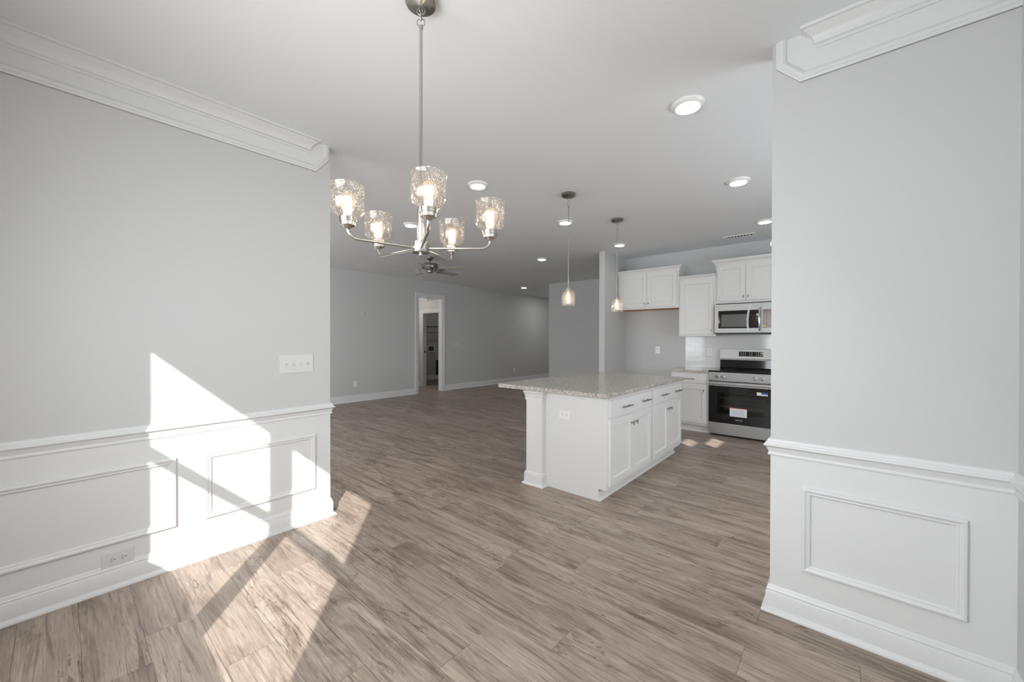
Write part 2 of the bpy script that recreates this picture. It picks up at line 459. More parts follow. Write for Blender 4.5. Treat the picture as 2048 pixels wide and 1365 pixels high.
struct(MB().wall([XR + .12, 2.40, KW0, 3.35, KW1, XK], [0, 1.02, 1.78, 2.2, 2.7, CH], lambda i, j: not ((i in (2, 3) and j == 1) or (i in (1, 2) and j == 3)), 0, -.12, mpy(YS)), 'wall_south', 'wall')
o = struct(MB().wall([KW0, KW0 + .05, 3.475, 3.525, KW1 - .05, KW1], [1.02, 1.07, 1.73, 1.78], lambda i, j: not (i in (1, 3) and j == 1), -.05, -.02, mpy(YS)), 'window_4', 'trim')
for a, b in ((KW0 + .05, 3.475), (3.525, KW1 - .05)): MB().box(a, b, YS - .037, YS - .033, 1.07, 1.73).build('window_pane', 'pane', o)
o = struct(MB().wall([-3.1, -3.04, -2.13, -2.07, -1.16, -1.1], [.6, .66, 2.09, 2.15], lambda i, j: not (i in (1, 3) and j == 1), .04, .07, mpy(YL)), 'window_5', 'trim')  # made-up window, added so that light reaches the far wall
for a, b in ((-3.04, -2.13), (-2.07, -1.16)): MB().box(a, b, YL + .053, YL + .057, .66, 2.09).build('window_pane', 'pane', o)
o = struct(MB().wall([2.40, 2.46, 2.76, 2.82, 3.22, 3.35], [2.2, 2.26, 2.40, 2.46, 2.60, 2.70], lambda i, j: (i, j) not in ((1, 3), (3, 1)), -.03, -.012, mpy(YS)), 'window_6', 'trim')  # unseen window added, its panes shaped to cast the kitchen floor patches
for a, b, c, d in ((2.46, 2.76, 2.46, 2.60), (2.82, 3.22, 2.26, 2.40)): MB().box(a, b, YS - .024, YS - .020, c, d).build('window_pane', 'pane', o)
# passage behind the far opening, laundry beyond it
XH, LY = 6.58, 10.27
HD0, HD1, HDZ = 8.15, 8.905, 2.035
struct(MB().wall([YF + .12, HD0, HD1, LY + .1], [0, HDZ, CH], lambda i, j: not (i == 1 and j == 0), 0, .12, mpx(XH)), 'wall_hall', 'wall', 'pale hall wall with vent above a door, seen through the far opening')
struct(MB().box(5.0, 5.1, YF + .12, LY + .1, 0, CH), 'wall_hall_west', 'wall')
struct(MB().box(5.1, XH, LY, LY + .1, 0, CH), 'wall_hall_end', 'wall')
struct(MB().box(XH + .12, 9.0, LY, LY + .1, 0, CH), 'wall_laundry', 'wall', 'dim grey laundry room wall behind the open doorway')
struct(MB().box(9.0, 9.1, YF + .12, LY + .1, 0, CH), 'wall_laundry_east', 'wall')

# ------------------------------------------------------------------ trim
BASE = [(0, 0), (.034, 0), (.034, .006), (.029, .015), (.018, .020), (.016, .022), (.016, .094), (.013, .098), (.014, .106), (.009, .113), (.008, .122), (.004, .127), (0, .127)]
BIGB = [(d, h * 1.12) for d, h in BASE]
RAIL = [(0, .757), (.008, .757), (.011, .762), (.010, .769), (.007, .772), (.009, .781), (.014, .789), (.016, .797), (.024, .801), (.027, .807), (.024, .813), (.018, .815), (.017, .822), (.012, .826), (.011, .833), (.006, .838), (0, .839)]
CROWN = [(0, 2.650), (.010, 2.650), (.012, 2.657), (.010, 2.664), (.018, 2.668), (.021, 2.676), (.024, 2.690), (.034, 2.706), (.050, 2.718), (.055, 2.724), (.054, 2.729), (.064, 2.731), (.068, 2.736), (.068, CH), (0, CH)]
XYZ = lambda x, y, h: (x, y, h)
def run(name, path, prof, label=None, mat='trim'):
    return struct(MB().sweep(path, prof, XYZ), name, mat, label, smooth=True)
# left wall: the path runs toward -X so that the profile leans out to -Y
run('baseboard_left', [(XLE, YL + .12), (XLE, YL), (XW, YL)][::-1] if False else [(XW, YL), (XLE, YL), (XLE, YL + .12)], [(-d, h) for d, h in BASE], 'white baseboard along the foot of the left dining wall')
run('trim_1', [(XW, YL), (XLE, YL), (XLE, YL + .03)], [(-d, h) for d, h in RAIL], 'white chair rail across the left dining wall')
run('trim_2', [(XW, YL), (1.163, YL), (1.163, YL + .004)], [(-d, h) for d, h in CROWN], 'white crown moulding along the top of the left wall')
run('baseboard_right', [(XR + .12, YRE), (XR, YRE), (XR, YRC)], [(-d, h) for d, h in BASE], 'white baseboard along the foot of the right wall')
run('trim_3', [(XR + .03, YRE), (XR, YRE), (XR, YRC)], [(-d, h) for d, h in RAIL], 'white chair rail across the right wall')
run('trim_4', [(XR + .004, .098), (XR, .098), (XR, YRC)], [(-d, h) for d, h in CROWN], 'white crown moulding along the top of the right wall')
run('baseboard_side', [(XR, YRC), (XW, YRC)], [(-d, h) for d, h in BASE])
run('trim_5', [(XR, YRC), (XW, YRC)], [(-d, h) for d, h in RAIL], 'white chair rail on the wall at the right frame edge')
run('trim_6', [(XR, YRC), (XW, YRC)], [(-d, h) for d, h in CROWN])
run('baseboard_front', [(XW, YRC), (XW, YL)], [(-d, h) for d, h in BASE])
FL = [(-d, h) for d, h in BIGB]
run('baseboard_far', [(XGW, YF), (5.545, YF)], FL, 'white baseboard on the far wall left of the opening')
run('baseboard_far_right', [(6.455, YF), (11.7, YF)], FL, 'white baseboard on the far wall right of the opening')
run('baseboard_passage', [(XD + .6, YD), (XD, YD), (XD, YA + .10)], [(d, h) for d, h in [(-a, b) for a, b in BIGB]])
run('baseboard_laundry', [(XH + .12, LY), (9.0, LY)], FL, 'white baseboard in the dim laundry room')
run('baseboard_hall', [(XH, LY), (XH, 8.995)], [(-d, h) for d, h in BIGB], 'short white baseboard on the hall wall beyond the opening')
run('baseboard_alcove', [(XD, YA + .10), (XP, YA + .10), (XP, YA), (XK, YA)][::-1] if False else [(XD, YA + .10), (XP, YA + .10), (XP, YA), (XK, YA)], [(d, h) for d, h in BIGB])
run('baseboard_kitchen', [(XK, YA), (XK, 1.99)], [(-d, h) for d, h in BIGB])

# white painted skins of the wainscot and of the bands under the crown
struct(MB().box(XW, XLE, YL - .003, YL, .1, .78), 'trim_7', 'trim', 'white wainscot field on the left wall below the chair rail')
struct(MB().box(XR - .003, XR, YRC, YRE, .1, .78), 'trim_8', 'trim', 'white wainscot field on the right wall below the chair rail')
LB = [(XW, 2.531), (1.222, 2.531), (1.313, 2.640), (1.313, CH)]
RB = [(YRC, 2.522), (.168, 2.522), (.263, 2.622), (.263, CH)]
struct(MB().prism(LB + [(XW, CH)], 'y', YL - .003, YL), 'trim_9', 'trim', 'white band with clipped corner under the left crown moulding')
struct(MB().prism(RB + [(YRC, CH)], 'x', XR - .003, XR), 'trim_10', 'trim', 'white band with clipped corner under the right crown moulding')
BAND = [(0, 0), (0, .010), (.006, .013), (.012, .012), (.015, .016), (.028, .017), (.036, .013), (.042, .009), (.042, 0)]
struct(MB().sweep(LB, BAND, lambda a, z, h: (a, YL - h, z)), 'trim_11', 'trim', 'narrow moulding edging the band under the left crown')
struct(MB().sweep(RB, BAND, lambda a, z, h: (XR - h, a, z)), 'trim_12', 'trim', 'narrow moulding edging the band under the right crown')
PANEL = [(0, 0), (0, .012), (.004, .017), (.011, .018), (.016, .013), (.022, .010), (.026, .011), (.030, .009), (.033, .006), (.033, 0)]
def frame_mould(name, a0, a1, z0, z1, mp, label):
    struct(MB().sweep([(a0, z0), (a1, z0), (a1, z1), (a0, z1)], PANEL, mp, True), name, 'trim', label)
frame_mould('trim_13', -.45, .443, .236, .631, lambda a, z, h: (a, YL - .003 - h, z), 'white picture frame moulding on left wainscot, cut by the frame edge')
frame_mould('trim_14', .575, 1.217, .232, .627, lambda a, z, h: (a, YL - .003 - h, z), 'white picture frame moulding on left wainscot nearest the wall end')
frame_mould('trim_15', -.357, .153, .241, .631, lambda a, z, h: (XR - .003 - h, a, z), 'white picture frame moulding on the right wainscot')

# cased openings
CAS = [(0, 0), (0, .018), (.010, .020), (.020, .016), (.060, .014), (.080, .009), (.092, .006), (.092, 0)]
def casing(name, path, mp, label, jamb):
    o = struct(MB().sweep(path, CAS, mp), name, 'trim', label)
    jamb.build('jamb', 'trim', o)
    return o
jb = MB().prism([(OX0, 0), (OX0 + .016, 0), (OX0 + .016, OZ - .016), (OX1 - .016, OZ - .016), (OX1 - .016, 0), (OX1, 0), (OX1, OZ), (OX0, OZ)], 'y', YF - .002, YF + .122)
casing('door_1', [(OX1 + .087, 0), (OX1 + .087, OZ + .087), (OX0 - .087, OZ + .087), (OX0 - .087, 0)], lambda a, z, h: (a, YF - h, z), 'white cased opening in the far living room wall', jb)
jb = MB().prism([(HD0, 0), (HD0 + .016, 0), (HD0 + .016, HDZ - .016), (HD1 - .016, HDZ - .016), (HD1 - .016, 0), (HD1, 0), (HD1, HDZ), (HD0, HDZ)], 'x', XH - .002, XH + .122)
o = casing('door_2', [(HD1 + .087, 0), (HD1 + .087, HDZ + .087), (HD0 - .087, HDZ + .087), (HD0 - .087, 0)], lambda a, z, h: (XH - h, a, z), 'white cased laundry doorway seen through the far opening', jb)
MB().box(XH + .05, XH + .085, HD1 - .018, HD1 - .0155, .93, 1.0).build('strike_plate', 'slot', o)

# ------------------------------------------------------------------ electrical plates (built facing -Y, local x right, z up, out is -y)
def outlet(label, loc, rz=0, horiz=False, w=.075, h=.122, mat='plate'):
    t = thing('outlet', label, 'outlet', loc, rz)
    if horiz: w, h = h, w
    MB().box(-w / 2, w / 2, -.006, 0, -h / 2, h / 2).build('cover_plate', mat, t, bevel=.002)
    for s in (-1, 1):
        cx, cz = (s * .021, 0) if horiz else (0, s * .021)
        rc = MB()
        pts = []
        for k in range(24):
            a = 2 * PI * k / 24
            px, pz = .0175 * math.cos(a), .0175 * math.sin(a)
            if horiz: px = max(-.0145, min(.0145, px))
            else: pz = max(-.0145, min(.0145, pz))
            pts.append((cx + px, cz + pz))
        rcp = rc.prism(pts, 'y', -.0085, -.004).build('receptacle', mat, t)
        for q in (-1, 1):
            if horiz: MB().box(cx - .007, cx + .001, -.0092, -.008, cz + q * .0062 - .0011, cz + q * .0062 + .0011).build('slot', 'slot', rcp)
            else: MB().box(cx + q * .0062 - .0011, cx + q * .0062 + .0011, -.0092, -.008, cz - .001, cz + .007).build('slot', 'slot', rcp)
        gx, gz = (cx + .0085, cz) if horiz else (cx, cz - .0085)
        MB().lathe([(0, -.0092), (.0027, -.0092), (.0027, -.008), (0, -.008)], (gx, 0, gz), 10, 'y').build('ground_hole', 'slot', rcp)
    return t
outlet('white horizontal outlet low on the left wall just above the baseboard', (.206, YL - .003, .153), 0, True, mat='plate_soft')
outlet('small white outlet on the far wall left of the opening', (4.055, YF, .37))
outlet('small white outlet on the far wall right of the opening, near the island', (9.2, YF, .39))
outlet('white horizontal outlet on the end panel of the kitchen island', (2.859, 1.845, .664), FACE_X, True, .072, .117)
outlet('white outlet on the bare grey wall of the refrigerator alcove', (XK, 2.405, 1.14), FACE_X)
outlet('white outlet on the tile backsplash beside the range', (XK - .008, 1.60, 1.128), FACE_X)

def switch(label, loc, gangs, w, h, rz=0, states=None):
    t = thing('light_switch', label, 'light switch', loc, rz)
    MB().box(-w / 2, w / 2, -.006, 0, -h / 2, h / 2).build('cover_plate', 'plate_soft', t, bevel=.0025)
    for i in range(gangs):
        x = (i - (gangs - 1) / 2) * .046
        s = 1 if not states else states[i]
        MB().prism([(-.006, -.010), (-.0175, s * .006 - .004), (-.0175, s * .006 + .004), (-.006, .010)], 'x', x - .004, x + .004).build('toggle', 'plate_soft', t)
        for q in (-1, 1):
            MB().lathe([(0, -.0075), (.0028, -.007), (.003, -.005), (0, -.005)], (x, 0, q * .030), 10, 'y').build('screw', 'plate_soft', t)
    return t
switch('white four gang switch plate on the left wall near its end', (1.0925, YL, 1.141), 4, .223, .127, 0, (1, -1, -1, 1))
switch('small white two gang switch plate right of the far opening', (6.87, YF, 1.185), 2, .17, .125)
tag(MB().lathe([(0, -.006), (.045, -.006), (.05, -.003), (.05, 0), (0, 0)], (0, 0, 0), 28, 'y').build('blank_plate', 'wall', smooth=True, at=(0, 0, 0)), 'faint round blank plate painted like the far wall', 'cover plate').location = (4.24, YF, 1.862)
tag(MB().lathe([(0, -.012), (.010, -.010), (.014, -.004), (.014, 0), (0, 0)], (0, 0, 0), 20, 'y').build('sensor', 'plate', smooth=True), 'tiny round white sensor on the end of the right wall', 'sensor').location = (2.30, YRE, 1.79)
bpy.data.objects['sensor'].rotation_euler = (0, 0, PI)

# vents
t = thing('ceiling_vent', 'slim white air register in the kitchen ceiling above the upper cabinets', 'vent', (6.10, 1.115, CH))
MB().wall([-.075, -.05, .05, .075], [-.19, -.165, .165, .19], lambda i, j: not (i == 1 and j == 1), -.007, 0, lambda a, d, z: (a, z, d)).build('frame', 'plate', t)
MB().box(-.05, .05, -.165, .165, -.002, 0).build('duct', 'slot', t)
for i in range(9):
    y = -.15 + i * .0375
    MB().prism([(y - .012, -.006), (y - .010, -.006), (y + .008, -.002), (y + .006, -.002)], 'x', -.05, .05).build('louver', 'plate', t)
t = thing('return_grille', 'white return grille high on the hall wall above the laundry door', 'vent', (XH, 8.55, 2.42), FACE_X)
MB().wall([-.19, -.16, -.01, .01, .16, .19], [-.11, -.085, .085, .11], lambda i, j: not (i in (1, 3) and j == 1), -.012, 0, lambda a, d, z: (a, d, z)).build('frame', 'plate', t)
MB().box(-.16, .16, -.003, 0, -.085, .085).build('duct', 'shadow_box', t)
for i in range(8):
    z = -.075 + i * .0215
    MB().prism([(-.010, z - .006), (-.009, z - .006), (-.003, z + .006), (-.004, z + .006)], 'x', -.16, .16).build('louver', 'plate', t)

# ------------------------------------------------------------------ laundry fittings
t = thing('wire_shelf', 'dark wire shelf across the back of the laundry room', 'shelf', (7.9, LY, 1.72))
mb = MB()
for y, z in ((-.30, .0), (-.30, -.05), (-.01, 0), (-.15, 0)): mb.tube([(-1.05, y, z), (1.05, y, z)], .0045, 6)
mb.build('rail', 'wire', t)
mb = MB()
for i in range(42): mb.tube([(-1.025 + i * .05, -.005, .004), (-1.025 + i * .05, -.30, .004), (-1.025 + i * .05, -.30, -.05)], .002, 5)
mb.build('cross_wires', 'wire', t)
for x in (-.28, .75): MB().tube([(x, -.29, 0), (x - .02, -.10, -.2), (x - .02, -.01, -.26), (x - .02, -.004, -.42)], .006, 6).build('bracket', 'wire', t)
MB().tube([(-1.05, -.20, -.20), (1.05, -.20, -.20)], .008, 8).build('hanging_rod', 'wire', t)
t = thing('washer_box', 'white recessed washer outlet box on the laundry wall', 'plumbing box', (7.92, LY, 1.01))
MB().wall([-.15, -.11, .11, .15], [-.11, -.075, .075, .11], lambda i, j: not (i == 1 and j == 1), -.02, 0, lambda a, d, z: (a, d, z)).build('frame', 'plate', t)
MB().box(-.11, .11, -.004, 0, -.075, .075).build('recess', 'shadow_box', t)
for x in (-.06, .05): MB().lathe([(0, -.03), (.014, -.028), (.014, -.004), (0, -.004)], (x, 0, -.02), 12, 'y').build('valve', 'slot', t)
t = thing('dryer_vent_box', 'dark recessed dryer vent box low on the laundry wall', 'vent', (8.25, LY, .37))
MB().wall([-.12, -.10, .10, .12], [-.25, -.23, .23, .25], lambda i, j: not (i == 1 and j == 1), -.012, 0, lambda a, d, z: (a, d, z)).build('frame', 'slot', t)
MB().box(-.10, .10, -.004, 0, -.23, .23).build('recess', 'slot', t)

# ------------------------------------------------------------------ cabinets (local x right, y depth, z up, front face frame at y = 0)
def panel_door(parent, name, x0, x1, z0, z1, knob=None, rail=.058, bead=False, y=0, label=None):
    T = .019
    loops = [(0, 0), (0, -T + .002), (.002, -T), (rail, -T), (rail + .003, -T + .004)]
    if bead: loops += [(rail + .009, -T + .004), (rail + .013, -T + .010)]
    else: loops += [(rail + .004, -T + .010)]
    vs = []
    for ins, d in loops: vs += [(x0 + ins, y + d, z0 + ins), (x1 - ins, y + d, z0 + ins), (x1 - ins, y + d, z1 - ins), (x0 + ins, y + d, z1 - ins)]
    fs = [(0, 1, 2, 3)]
    for k in range(len(loops) - 1):
        for i in range(4):
            j = (i + 1) % 4; fs.append((k * 4 + i, k * 4 + j, k * 4 + 4 + j, k * 4 + 4 + i))
    q = 4 * (len(loops) - 1); fs.append((q, q + 1, q + 2, q + 3))
    d = MB().add(vs, fs).build(name, 'cab', parent, label=label)
    if knob:
        kx, kz = knob; yy = y - T
        mb = MB().tube([(kx, yy, kz), (kx, yy - .022, kz)], [.006, .0045], 10)
        mb.tube([(kx, yy - .025, kz - .017), (kx, yy - .025, kz + .017)], .0055, 10)
        mb.build('knob', 'dark_nickel', d, smooth=True)
    return d
def slab_drawer(parent, x0, x1, z0, z1, pulls):
    T = .019
    d = MB().box(x0, x1, -T, 0, z0, z1).build('drawer', 'cab', parent, bevel=.003)
    for px in pulls:
        zc = (z0 + z1) / 2 - .004; L = .085
        mb = MB().tube([(px - L, -T - .030, zc), (px + L, -T - .030, zc)], .0055, 10)
        for s in (-1, 1): mb.tube([(px + s * .052, -T, zc), (px + s * .052, -T - .030, zc)], .0045, 8)
        mb.build('pull', 'dark_nickel', d, smooth=True)
    return d
def cab_body(parent, w, depth, z0, z1, toe=0, toe_d=.067, mat='cab'):
    if toe:
        MB().prism([(0, toe), (toe_d, toe), (toe_d, 0), (depth, 0), (depth, z1), (0, z1)], 'x', 0, w).build('body', mat, parent)
        MB().prism([(toe_d, 0), (toe_d - .014, 0), (toe_d - .014, .005), (toe_d - .008, .015), (toe_d, .019)], 'x', 0, w).build('toe_molding', mat, parent)
    else:
        MB().box(0, w, 0, depth, z0, z1).build('body', mat, parent)

IX0, IX1, IY = 2.859, 4.683, 1.455
IM = 3.787
for k, (a, b, lab) in enumerate(((IX0, IM, 'white island base cabinet at the near end, with wide drawer and two doors'), (IM, IX1, 'white island base cabinet at the far end, toward the range'))):
    t = thing('island_cabinet', lab, 'cabinet', (a, IY, 0), 0, 'island base cabinets')
    w = b - a
    cab_body(t, w, .594, 0, .845, .10)
    l, rr = (.039, w - .012) if k == 0 else (.015, w - .008)
    mid = (l + rr) / 2
    slab_drawer(t, l, rr, .684, .818, ((l + .29, rr - .17) if k == 0 else (l + .30, rr - .15)))
    panel_door(t, 'door', l, mid - .0015, .126, .664, (mid - .042, .585))
    panel_door(t, 'door', mid + .0015, rr, .126, .664, (mid + .042, .585))
# corner post of the island
t = thing('island_post', 'square white corner post under the granite overhang of the island', 'post', (2.80, 2.05, 0))
PW = .175
MB().box(0, PW, 0, PW, 0, .845).build('shaft', 'cab', t, bevel=.002)
sq = [(PW, PW), (0, PW), (0, 0), (.058, 0)]
pb = [(0, 0), (-.030, 0), (-.030, .005), (-.024, .014), (-.014, .018), (-.014, .092), (-.010, .098), (-.010, .106), (-.004, .114), (0, .116)]
MB().sweep(sq, pb, XYZ).build('plinth', 'cab', t)
pc = [(0, .765), (-.007, .765), (-.007, .795), (-.011, .803), (-.012, .815), (-.018, .830), (-.022, .838), (-.022, .845), (0, .845)]
MB().sweep(sq, pc, XYZ).build('capital', 'cab', t)
tag(MB().box(2.822, 4.735, 1.425, 2.60, .845, .881).build('island_worktop', 'granite', bevel=.004), 'speckled cream and grey granite slab on top of the white island', 'worktop')

# kitchen wall run, facing -X
FX = 5.905
t = thing('base_cabinet', 'white base cabinet with one drawer and one door left of the range', 'cabinet', (FX, 1.962, 0), FACE_X)
cab_body(t, .512, XK - FX, 0, .85, .107, .075)
slab_drawer(t, .022, .488, .698, .826, (.255,))
panel_door(t, 'door', .022, .488, .138, .672, (.452, .60))
tag(MB().box(5.868, XK, 1.448, 1.985, .85, .886).build('kitchen_worktop', 'granite', bevel=.004), 'short speckled granite worktop between alcove and range', 'worktop')
b = MB().box(0, 1.55, -.008, 0, 0, .50).build('backsplash', 'tile')
b.location = (XK - .001, 1.962, .886); b.rotation_euler = (0, 0, FACE_X)
tag(b, 'white glossy subway tile backsplash behind the range', 'backsplash')

UX = 6.255
def crown_cab(t, w, depth, z, left, right, h=.066):
    pr = [(0, z - .006), (-.006, z - .006), (-.008, z + .004), (-.014, z + .010), (-.020, z + .026), (-.038, z + .042), (-.044, z + .048), (-.044, z + .054), (-.050, z + .058), (-.050, z + h), (0, z + h)]
    path = ([(0, depth)] if left else []) + [(0, 0), (w, 0)] + ([(w, depth)] if right else [])
    MB().sweep(path, pr, XYZ).build('crown', 'cab', t)
def upper(label, y_left, w, z0, z1, doors, left, right, h, underside=None, mid_knob=True):
    t = thing('wall_cabinet', label, 'cabinet', (UX, y_left, 0), FACE_X, 'white upper cabinets')
    d = XK - UX
    MB().box(0, w, 0, d, z0, z1).build('body', 'cab', t)
    if underside: MB().box(.012, w - .012, .022, d, z0 - .004, z0 + .001).build('underside', 'raw_wood', t, label='unfinished orange wood underside')
    crown_cab(t, w, d, z1, left, right, h)
    g = .022
    if doors == 2:
        panel_door(t, 'door', g, w / 2 - .0015, z0 + .032, z1 - .008, (w / 2 - .030, z0 + .085), .062, True)
        panel_door(t, 'door', w / 2 + .0015, w - g, z0 + .032, z1 - .008, (w / 2 + .030, z0 + .085), .062, True)
    else:
        panel_door(t, 'door', g, w - g, z0 + .024, z1 - .008, (w - g - .030, z0 + .085), .062, True)
    return t
upper('wide two door upper cabinet over the empty refrigerator alcove', 2.966, 1.0, 1.815, 2.400, 2, False, True, .066, True)
upper('tall single door upper cabinet left of the microwave', 1.962, .515, 1.368, 2.225, 1, False, False, .056)
upper('two door upper cabinet mounted above the microwave', 1.443, .76, 1.838, 2.395, 2, True, True, .076)

# ------------------------------------------------------------------ text helper
def lettering(txt, size, parent, loc, mat):
    cu = bpy.data.curves.new('lettering', 'FONT'); cu.body = txt; cu.size = size; cu.align_x = 'CENTER'; cu.align_y = 'CENTER'; cu.extrude = .0002
    tmp = bpy.data.objects.new('lettering_tmp', cu); COL.objects.link(tmp)
    me = bpy.data.meshes.new_from_object(tmp.evaluated_get(bpy.context.evaluated_depsgraph_get()))
    bpy.data.objects.remove(tmp); bpy.data.curves.remove(cu)
    me.name = 'lettering'; me.materials.clear(); me.materials.append(M[mat])
    o = bpy.data.objects.new('lettering', me); COL.objects.link(o); o.parent = parent
    o.location = loc; o.rotation_euler = (PI / 2, 0, 0)
    return o

# ------------------------------------------------------------------ range
RW = .757
t = thing('range', 'stainless steel freestanding range with black glass oven door', 'range', (5.885, 1.446, 0), FACE_X)
MB().box(.004, RW - .004, .03, XK - 5.885 - .03, .03, .875).build('body', 'black', t)
for x in (.05, RW - .05):
    for y in (.08, .58): MB().lathe([(.018, 0), (.018, .01), (.010, .012), (.010, .035)], (x, y, 0), 12).build('foot', 'black', t)
MB().box(.0, RW, -.004, .600, .872, .893).build('cooktop', 'black_glass', t, bevel=.004)
for x, y, R in ((.19, .15, .105), (.57, .15, .085), (.19, .43, .08), (.57, .43, .105)): MB().torus((x, y, .8932), R, .0007, 'z', 40, 4).build('burner_ring', 'mesh_grey', t)
cp = MB().prism([(0.0, .752), (-.004, .872), (.04, .872), (.04, .752)], 'x', .002, RW - .002).build('control_panel', 'steel', t, bevel=.002)
for x in (.105, .175, .545, .625):
    k = MB().lathe([(0, -.034), (.017, -.034), (.020, -.030), (.021, -.008), (.024, -.006), (.024, 0), (0, 0)], (x, -.002, .812), 24, 'y').build('knob', 'chrome', t, smooth=True)
    MB().box(x - .004, x + .004, -.044, -.034, .796, .830).build('grip', 'chrome', k, bevel=.002)
dr = MB().wall([.003, .115, RW - .095, RW - .003], [.195, .31, .60, .685], lambda i, j: not (i == 1 and j == 1), -.012, .03, lambda a, d, z: (a, d, z)).build('oven_door', 'black_glass', t)
MB().box(.115, RW - .095, -.0115, -.009, .31, .60).build('window_pane', 'oven_pane', dr)
MB().box(.003, RW - .003, -.013, .03, .687, .705).build('top_trim', 'steel', dr)
MB().prism([(-.055, .708), (-.060, .716), (-.060, .742), (-.055, .748), (-.040, .748), (-.034, .742), (-.034, .714), (-.040, .708)], 'x', .012, RW - .012).build('handle', 'steel', dr, bevel=.003)
for x in (.05, RW - .05): MB().box(x - .014, x + .014, -.042, -.010, .697, .735).build('handle_bracket', 'steel', dr)
lin = MB()
lin.add([(.11, .028, .305), (RW - .09, .028, .305), (RW - .09, .028, .605), (.11, .028, .605), (.11, .40, .305), (RW - .09, .40, .305), (RW - .09, .40, .605), (.11, .40, .605)],
        [(4, 5, 6, 7), (0, 1, 5, 4), (2, 3, 7, 6), (0, 3, 7, 4), (1, 2, 6, 5)])
# the oven cavity is cut into the body: leave the body hollow in front
bpy.data.objects.remove([c for c in t.children if c.name.startswith('body')][0])
MB().wall([.004, .11, RW - .09, RW - .004], [.03, .305, .605, .875], lambda i, j: not (i == 1 and j == 1), .03, .42, lambda a, d, z: (a, d, z)).box(.004, RW - .004, .42, .66, .03, .875).build('body', 'black', t)
lin.build('oven_cavity', 'oven_liner', t)
for z in (.405, .525):
    mb = MB()
    for y in (.05, .37): mb.tube([(.12, y, z), (RW - .10, y, z)], .003, 6)
    for i in range(14): mb.tube([(.14 + i * .038, .05, z + .003), (.14 + i * .038, .37, z + .003)], .0015, 5)
    mb.build('oven_rack', 'rack', t)
# stickers on the oven glass
st = MB().box(.265, .465, -.0131, -.0121, .290, .405).build('sticker', 'white_label', dr)
MB().box(.265, .465, -.0135, -.0131, .398, .405).build('sticker_band', 'red', st)
for i in range(7): MB().box(.285, .455 - .012 * (i % 3), -.0135, -.0131, .305 + i * .0125, .3095 + i * .0125).build('print_line', 'grey_print', st)
st = MB().box(.575, .695, -.0131, -.0121, .598, .638).build('sticker', 'white_label', dr)
MB().box(.625, .695, -.0135, -.0131, .614, .638).build('print_block', 'blue', st)
lettering('FRIGIDAIRE', .017, dr, (.372, -.0128, .245), 'print_white')
MB().box(.003, RW - .003, -.010, .03, .028, .186).build('storage_drawer', 'steel', t, bevel=.003)
bgd = MB().prism([(.600, .875), (.600, .893), (.618, .905), (.625, 1.03), (.610, 1.035), (.622, 1.178), (.662, 1.178), (.662, .875)], 'x', .004, RW - .004).build('backguard', 'steel', t, bevel=.002)
MB().prism([(.597, .893), (.614, .907), (.621, 1.020), (.626, 1.020), (.619, .905), (.603, .893)], 'x', .008, RW - .008).build('lower_splash', 'black_glass', bgd)
dpl = MB().prism([(.6115, 1.075), (.6170, 1.143), (.6190, 1.143), (.6135, 1.075)], 'x', .255, .560).build('display', 'black_glass', t)
for i in range(10):
    for z in (1.092, 1.118):
        if (i in (3, 6) ): continue
        y = .6120 + (z - 1.075) * .081
        MB().box(.278 + i * .027, .278 + i * .027 + .012, y - .0006, y + .001, z, z + .008).build('button', 'print_white', dpl)

# ------------------------------------------------------------------ microwave
t = thing('microwave', 'stainless over-the-range microwave with dark glass door', 'microwave', (6.185, 1.440, 1.402), FACE_X)
MH, MW = .418, .757
MB().box(0, MW, .022, XK - 6.185 - .005, 0, MH).build('body', 'black', t)
dr = MB().wall([.0, .045, .555, .575], [.014, .075, .325, MH], lambda i, j: not (i == 1 and j == 1), -.004, .02, lambda a, d, z: (a, d, z)).build('door', 'steel', t)
MB().box(.045, .555, -.002, .016, .075, .325).build('window', 'black_glass', dr)
MB().box(.085, .415, -.0028, -.0018, .095, .272).build('window_mesh', 'mesh_grey', dr)
MB().box(.430, .505, -.0028, -.0018, .100, .262).build('sticker', 'film', dr)
MB().box(.513, .535, -.0034, -.0020, .245, .272).build('label', 'white_label', dr)
hp = [(.553, -.006, .045), (.553, -.030, .06), (.553, -.042, .10), (.553, -.047, .2), (.553, -.042, .30), (.553, -.030, .34), (.553, -.006, .355)]
MB().tube(hp, .012, 12).build('handle', 'chrome', dr, smooth=True)
pn = MB().wall([.577, .59, .745, MW], [.014, .075, .325, MH], lambda i, j: not (i == 1 and j == 1), -.004, .02, lambda a, d, z: (a, d, z)).build('control_panel', 'steel', t)
MB().box(.59, .745, -.003, .016, .075, .325).build('keypad', 'brown_film', pn)
for i in range(4):
    for j in range(7): MB().box(.615 + i * .032, .620 + i * .032, -.0038, -.0028, .115 + j * .027, .119 + j * .027).build('key_mark', 'print_white', pn)
MB().lathe([(0, -.004), (.014, -.004), (.014, -.0028), (0, -.0028)], (.606, 0, .105), 16, 'y').build('sticker', 'yellow', pn)
MB().box(.0, MW, -.002, .3, 0, .013).build('vent_lip', 'slot', t)
fm = MB()
for dx, wv in ((.418, .006), (.432, .004)): fm.tube([(dx, -.006, .03), (dx - .012, -.008, .10), (dx - .014, -.008, .20), (dx - .004, -.008, .30), (dx + .022, -.007, .40)], wv, 6)
fm.build('film_edge', 'white_label', dr, label='crinkled edge of clear protective film')

